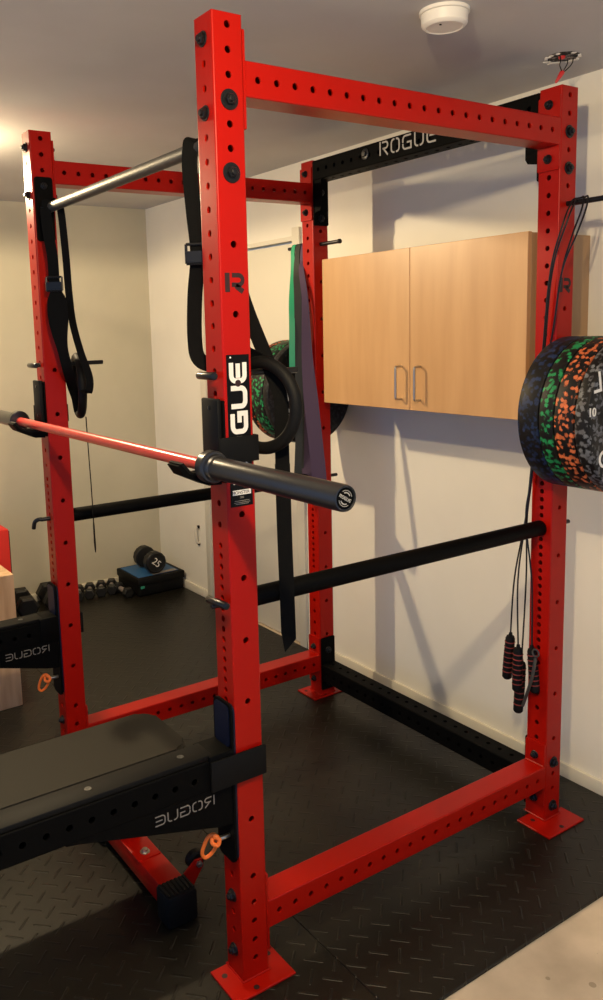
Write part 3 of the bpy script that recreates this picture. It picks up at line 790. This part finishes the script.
# ------------------------------------------------------------------ band and rope pegs on the two far uprights
def cross_pin(y0, y1, z, lb):
    t = thing('band_peg', lb, 'peg', (L-S/2, y0, z), 'band pegs in the back uprights')
    bm = bm_new(); cyl(bm, (L-S/2, y0, z), (L-S/2, y1, z), .0078, 18, bev=.0015); obj('rod', bm, 'bolt', t)
    bm = bm_new(); cyl(bm, (L-S/2, y0-.002, z), (L-S/2, y0+.010, z), .0092, 18, bev=.001); obj('collar', bm, 'bolt', t)
    return t
cross_pin(1.045, 1.390, 1.9565, 'black peg through the rear upright with the resistance bands')
cross_pin(-.330, .092, 1.9565, 'black peg through the right upright with the jump ropes')

def band(lb, m, path, w, th=.0042):
    pts = smooth_path(path, 6)[:-1]
    wd = []; ws = []
    for p in pts:
        k = max(0, min(1, (1.93-p.z)/.25)); wd.append(Vector((.78*k, -1+.38*k, 0)))
        ws.append(w(p) if callable(w) else w)
    bm = bm_new(); ribbon(bm, pts, wd, ws, th, closed=True)
    o = obj('resistance_band', bm, m, None, 40, origin=path[0]); tag(o, lb, 'resistance band', 'resistance bands on the peg')
px = L-S/2; pz_ = 1.9565+.0078
def loop_over(y): return [(px-.013, y-.004, pz_-.022), (px-.002, y, pz_+.004), (px+.006, y, pz_+.002), (px+.013, y, pz_-.035)]
band('green resistance band hanging farthest from the upright', 'green',
     loop_over(1.350) + [(px-.020, 1.330, 1.85), (1.128, 1.262, 1.72), (1.108, 1.236, 1.62), (1.098, 1.226, 1.50), (1.092, 1.222, 1.456), (1.084, 1.218, 1.462), (1.090, 1.222, 1.62), (1.112, 1.250, 1.73), (px-.034, 1.318, 1.86), (px-.013, 1.346, pz_-.022)], .024, .003)
band('dark grey resistance band between the green and purple bands', 'greyband',
     loop_over(1.315) + [(px-.022, 1.300, 1.85), (1.140, 1.238, 1.74), (1.122, 1.212, 1.53), (1.120, 1.216, 1.24), (1.118, 1.222, 1.06), (1.108, 1.220, .945), (1.100, 1.215, .925), (1.092, 1.212, .945), (1.098, 1.208, 1.06), (1.106, 1.206, 1.24), (1.108, 1.204, 1.53), (1.126, 1.226, 1.74), (px-.036, 1.290, 1.85), (px-.013, 1.311, pz_-.022)], .031)
band('wide purple resistance band draped in front of the rear upright', 'purple',
     loop_over(1.280) + [(px-.040, 1.250, 1.87), (1.140, 1.196, 1.74), (1.128, 1.172, 1.50), (1.124, 1.146, 1.32), (1.120, 1.116, 1.154), (1.118, 1.092, 1.00), (1.116, 1.096, .958), (1.128, 1.130, .955),
      (1.142, 1.185, .99), (1.146, 1.205, 1.06), (1.146, 1.215, 1.19), (1.146, 1.206, 1.35), (1.146, 1.200, 1.52), (1.150, 1.214, 1.74), (px-.026, 1.262, 1.88), (px-.013, 1.276, pz_-.022)],
     lambda p: .026 + .034*max(0, min(1, (1.75-p.z)/.42)))

# ------------------------------------------------------------------ jump ropes
def jump_rope(lb, y_in, y_out, hands, dark=False, clip=False, dx=0.):
    t = thing('jump_rope', lb, 'jump rope', (px, (y_in+y_out)/2, 1.97), 'jump ropes on the peg')
    (h1a, h1b), (h2a, h2b) = hands
    top = 1.9565+.0078+.003
    P = [h1a, (h1a[0], h1a[1]-.012, .80), (1.150+dx, .083, 1.00), (1.152+dx, .070, 1.13), (1.152+dx, .036, 1.50), (1.150+dx, .012, 1.76), (1.160, y_in, 1.90), (px-.016, y_in, 1.95),
         (px-.008, y_in-.004, top-.002), (px+.002, (y_in+y_out)/2, top), (px-.004, y_out+.004, top), (px-.018, y_out, 1.93), (1.158, y_out+.006, 1.86), (1.148, -.030, 1.76), (1.150, -.004, 1.60), (1.152, .030, 1.42), (1.150, .066, 1.13), (1.148, .080, 1.00),
         (h2a[0], h2a[1]+.006, .80), h2a]
    bm = bm_new(); sweep(bm, smooth_path(P, 6), .0026, 8); obj('cable', bm, 'bolt', t)
    for a, b in hands:
        a, b = Vector(a), Vector(b); d = (b-a); ln = d.length; d.normalize()
        bm = bm_new(); lathe(bm, a - d*.012, d, [(0, .005), (.010, .007), (.012, .0120), (.020, .0150), (.012+ln*.5, .0165), (.006+ln, .0155), (.012+ln, .011)], 20)
        hd = obj('grip', bm, 'rubber', t)
        if not dark:
            bm = bm_new()
            for i in range(7):
                q = a + d*(.018 + i*(ln-.03)/7); lathe(bm, q, d, [(0, .0163), (.0018, .0170), (.0036, .0163)], 20)
            obj('grip_stripes', bm, 'stripe', hd)
    if clip:
        bm = bm_new(); sweep(bm, smooth_path([(1.145, .030, .560), (1.140, .036, .50), (1.138, .052, .44), (1.138, .070, .385)], 5), .0050, 10); 
        sweep(bm, [Vector((1.145, .030, .575)) + (Y*math.cos(2*PI*i/16) + Z*math.sin(2*PI*i/16))*.012 for i in range(16)], .0025, 8, closed=True)
        obj('swivel', bm, 'clip', t)
jump_rope('jump rope with two black grips banded in red, hanging lower left', -.022, -.060,
          [((1.150, .133, .600), (1.150, .145, .450)), ((1.142, .095, .572), (1.142, .097, .425))])
jump_rope('jump rope with a plain long black grip and metal swivel', -.034, -.074,
          [((1.158, .094, .520), (1.158, .104, .345)), ((1.160, .056, .578), (1.160, .040, .435))], dark=False, clip=True, dx=.008)

# ------------------------------------------------------------------ wall cabinet
x0, x1, y0, y1, z0, z1 = 1.160, WX, .101, 1.104, 1.311, 1.888
cb = thing('wall_cabinet', 'light maple two-door cabinet mounted on the wall behind the rack', 'cabinet', (x1, (y0+y1)/2, z0))
bm = bm_new(); box(bm, x0+.020, x1, y0+.0015, y1-.0015, z0+.002, z1-.002, .0008, 1); obj('body', bm, 'maple_shaded', cb, 0)
ym = .606
for ya, yb, hy in ((ym+.0015, y1, .649), (y0, ym-.0015, .5535)):
    bm = bm_new(); box(bm, x0, x0+.018, ya, yb, z0, z1, .001, 1); d = obj('door', bm, 'maple', cb, 0)
    bm = bm_new(); zz0, zz1 = 1.350, 1.470; xo = x0-.030
    sweep(bm, smooth_path([(x0, hy, zz0), (xo+.010, hy, zz0), (xo+.002, hy, zz0+.003), (xo, hy, zz0+.012), (xo, hy, (zz0+zz1)/2), (xo, hy, zz1-.012), (xo+.002, hy, zz1-.003), (xo+.010, hy, zz1), (x0, hy, zz1)], 5), .0042, 12)
    obj('handle', bm, 'steel', d)

# ------------------------------------------------------------------ ceiling things
sd = thing('smoke_detector', 'round white smoke detector on the ceiling', 'smoke detector', (.668, -.022, CZ))
c = Vector((.668, -.022, CZ))
bm = bm_new(); lathe(bm, c, -Z, [(0, .062), (.008, .062), (.009, .059)], 48); obj('mounting_ring', bm, 'pvc', sd)
bm = bm_new(); lathe(bm, c - Z*.009, -Z, [(0, .056), (.001, .0585), (.024, .0565), (.030, .051), (.0315, .046), (.030, .044), (.030, .002)], 48); hs_ = obj('housing', bm, 'pvc', sd)
bm = bm_new(); cyl(bm, c + Vector((-.024, -.010, -.0405)), c + Vector((-.024, -.010, -.0388)), .003, 10); obj('indicator', bm, 'decal', sd)
jb = thing('ceiling_junction_hole', 'ragged hole in the ceiling with loose wires and a red wire nut', 'wiring', (1.251, .062, CZ))
bm = bm_new()
n = 26; ring_o = []
pts2 = [( (.044+.006*random.random())*math.cos(2*PI*i/n), (.044+.006*random.random())*math.sin(2*PI*i/n)) for i in range(n)]
prism(bm, pts2, (1.251, .062, CZ-.0015), X, Y, Z, .0013); obj('hole_face', bm, 'hole', jb, 0)
bm = bm_new()
for i in range(n):
    a, b = pts2[i], pts2[(i+1) % n]
    if random.random() < .75:
        k = 1+.25*random.random()
        p = [(a[0]*.9, a[1]*.9), (b[0]*.9, b[1]*.9), (b[0]*k, b[1]*k), (a[0]*1.1, a[1]*1.1)]
        prism(bm, p, (1.251, .062, CZ-.004-.003*random.random()), X, Y, Z, .0022)
obj('torn_edge', bm, 'pvc', jb, 0)
bm = bm_new()
for (a, b, c2) in (((1.228, .055, CZ), (1.236, .060, 2.362), (1.254, .064, 2.346)), ((1.285, .050, CZ), (1.282, .058, 2.366), (1.258, .064, 2.346)), ((1.280, .068, CZ), (1.284, .072, 2.372), (1.258, .066, 2.348))):
    sweep(bm, smooth_path([a, ((a[0]+b[0])/2+.004, (a[1]+b[1])/2, (a[2]+b[2])/2), b, c2], 5), .0015, 8)
obj('wires', bm, 'rubber', jb)
bm = bm_new(); lathe(bm, (1.256, .064, 2.349), Vector((-.45, .30, -.84)), [(0, .0065), (.006, .0075), (.018, .006), (.034, .004), (.038, .002)], 16); obj('wire_nut', bm, 'redwire', jb)
bm = bm_new(); lathe(bm, (1.245, .060, CZ), -Z, [(0, .010), (.006, .010), (.009, .006)], 14); obj('wire_connector', bm, 'redwire', jb)

# ------------------------------------------------------------------ boxes at the left
bm = bm_new(); box(bm, -.70, .060, 1.892, 2.40, 0, .600, .002, 1)
pl = thing('plyo_box', 'light plywood plyometric box at the left edge, cut by the frame', 'box', (-.3, 2.15, 0))
obj('panels', bm, 'ply', pl, 0)
for yy in (1.8905,):
    bm = bm_new()
    for q in range(4): prism(bm, round_rect(-.62+q*.001, -.50, .08+q*.0, .12, .01, 3), (0, yy, 0), X, Z, Y, .001) if q == 0 else None
    obj('hand_hole', bm, 'gap', pl, 0)
pr = thing('foam_box', 'red vinyl foam box behind the plywood box', 'box', (0, 2.85, 0))
bm = bm_new(); box(bm, -.50, .262, 2.60, 3.10, 0, .635, .010, 2); obj('cover', bm, 'redfoam', pr)
bm = bm_new(); box(bm, .2615, .267, 2.612, 3.09, .010, .622, .001, 1); obj('side_panel', bm, 'darkred', pr)  # thin dark red sheet over the whole right side

# ------------------------------------------------------------------ dumbbells
def hex_head(bm, p, d, r, ln, rot):
    p, d = Vector(p), Vector(d).normalized(); a = Vector((d.y, -d.x, 0)).normalized(); b = Z
    rings = []
    for t_, k in ((0, .80), (ln*.12, 1), (ln*.88, 1), (ln, .80)):
        rings.append([bm.verts.new(p + d*t_ + (a*math.cos(rot+2*PI*i/6) + b*math.sin(rot+2*PI*i/6))*r*k) for i in range(6)])
    for A, B in zip(rings, rings[1:]):
        for i in range(6): bm.faces.new((A[i], A[(i+1) % 6], B[(i+1) % 6], B[i]))
    bm.faces.new(list(reversed(rings[0]))); bm.faces.new(rings[-1])
def hex_dumbbell(x, y, r, hl, gap, ang, lb, hm='steel'):
    d = Vector((math.sin(ang), math.cos(ang), 0)); zc = r*math.cos(PI/6)
    c = Vector((x, y, zc))
    t = thing('hex_dumbbell', lb, 'dumbbell', (x, y, 0), 'hex dumbbells along the far wall')
    for s in (-1, 1):
        bm = bm_new(); hex_head(bm, c + d*s*gap/2, d*s, r, hl, 0); obj('head', bm, 'hex', t, 20)
    bm = bm_new(); lathe(bm, c - d*(gap/2+.004), d, [(0, .014), (.012, .014), (gap*.5, .0165), (gap-.004, .014), (gap+.008, .014)], 18); obj('grip', bm, hm, t)
    return t
small = [(.832, 3.165, .40, 'small hex dumbbell right of the left upright, mostly hidden behind it'),
         (.905, 3.165, .40, 'small hex dumbbell, leftmost fully visible one right of the left upright'),
         (.981, 3.163, .40, 'small hex dumbbell, middle of the row between left upright and black step'),
         (1.052, 3.160, .40, 'small hex dumbbell, last but one before the black step'),
         (1.0795, 3.045, .0, 'small hex dumbbell at the row end, right against the black step')]
for x, y, an, lb in small: hex_dumbbell(x, y, .035, .042, .090, an, lb, 'greygrip')
big = [(.470, 3.11, .078, 'large black hex dumbbell between the wooden box and the left upright, nearer the box'),
       (.640, 3.12, .078, 'large black hex dumbbell directly left of the left upright')]
for x, y, r, lb in big: hex_dumbbell(x, y, r-.010, .075, .11, .12, lb, 'clip')
hex_dumbbell(.315+.022, 3.125, .060, .07, .09, .10, 'black hex dumbbell at the dark end of the row beside the red box', 'clip') if False else None

# step with blue top, round dumbbell on it
st = thing('aerobic_step', 'black step with a blue top in the room corner', 'step', (1.28, 3.05, 0))
bm = bm_new(); box(bm, 1.130, 1.446, 2.925, 3.235, 0, .105, .014, 3); box(bm, 1.124, 1.452, 2.919, 3.241, .070, .118, .008, 2); obj('base', bm, 'rubber', st)
bm = bm_new(); box(bm, 1.140, 1.420, 2.945, 3.215, .117, .1225, .003, 1); tp = obj('top_panel', bm, 'bluetop', st)
bm = bm_new(); box(bm, 1.240, 1.410, 2.944, 2.985, .1222, .1232, .0003, 1); obj('top_strip', bm, 'print', st)
bm = bm_new(); box(bm, 1.140, 1.165, 2.915, 2.920, .055, .070, .001, 1); obj('side_label', bm, 'teal', st)
rd = thing('round_dumbbell', 'round black dumbbell marked 25 resting on the blue-topped step', 'dumbbell', (1.28, 3.07, .18))
d = Vector((-.06, -.998, 0)).normalized(); rr = .069; c = Vector((1.274, 3.055, .1235+rr))
for s in (-1, 1):
    bm = bm_new(); lathe(bm, c + d*s*.052, d*s, [(0, .040), (.004, rr-.006), (.008, rr), (.052, rr), (.058, rr-.005), (.060, rr-.012), (.058, rr-.016)], 14); hd = obj('head', bm, 'hex', rd, 20)
bm = bm_new(); lathe(bm, c - d*.055, d, [(0, .014), (.055, .017), (.11, .014)], 18); obj('grip', bm, 'clip', rd)
u_ = Vector((.998, -.06, 0)); v_ = Z
ur = (u_*math.cos(-.75) + v_*math.sin(-.75)); vr = (-u_*math.sin(-.75) + v_*math.cos(-.75))
font_text('number', '25', .060, c + d*.1110, ur, vr, 'white', rd, .0008)

# ------------------------------------------------------------------ lights
def point(name, loc, col, w, r):
    ld = bpy.data.lights.new(name, 'POINT'); ld.color = col; ld.energy = w; ld.shadow_soft_size = r
    o = bpy.data.objects.new(name, ld); C.objects.link(o); o.location = loc; return o
point('ceiling_bulb', (-.18, 1.85, 2.25), (1., .775, .46), 28, .03)
sd_ = bpy.data.lights.new('added_down_spot', 'SPOT'); sd_.color = (1., .775, .46); sd_.energy = 86; sd_.shadow_soft_size = .03; sd_.spot_size = PI; sd_.spot_blend = .15  # added downward share of the ceiling bulb; keeps the glow on the ceiling weak
so_ = bpy.data.objects.new('added_down_spot', sd_); C.objects.link(so_); so_.location = (-.18, 1.85, 2.25)
point('opener_bulb', (-.52, -.95, 2.21), (1., .775, .46), 79, .03)
w = bpy.data.worlds.new('garage daylight'); bpy.context.scene.world = w; w.use_nodes = True
w.node_tree.nodes['Background'].inputs[0].default_value = (.34, .58, 1.0, 1)
w.node_tree.nodes['Background'].inputs[1].default_value = .72

# ------------------------------------------------------------------ camera
cam = bpy.data.cameras.new('camera'); co = bpy.data.objects.new('camera', cam); C.objects.link(co)
f, cx, cy = 826.2664, 248.132, 450.130
cam.sensor_fit = 'AUTO'; cam.sensor_width = 36; cam.lens = f/1000*36
cam.shift_x = (301.5-cx)/1000; cam.shift_y = -(500-cy)/1000
cam.clip_start = .02
R = Matrix(((0.8355875521760787, 0.10338467424986855, -0.5395415199765792), (-0.5485789914590167, 0.10476693720121955, -0.82950887819196), (-0.02923239261841285, 0.9891084359157616, 0.14425660893726386)))
co.matrix_world = Matrix.Translation((-0.9661539706266932, -1.5775830148977439, 1.617620082829637)) @ R.to_4x4()
sc = bpy.context.scene; sc.camera = co
sc.view_settings.view_transform = 'Standard'; sc.view_settings.look = 'None'
sc.view_settings.exposure = 0.0; sc.view_settings.gamma = 1; sc.view_settings.use_curve_mapping = False
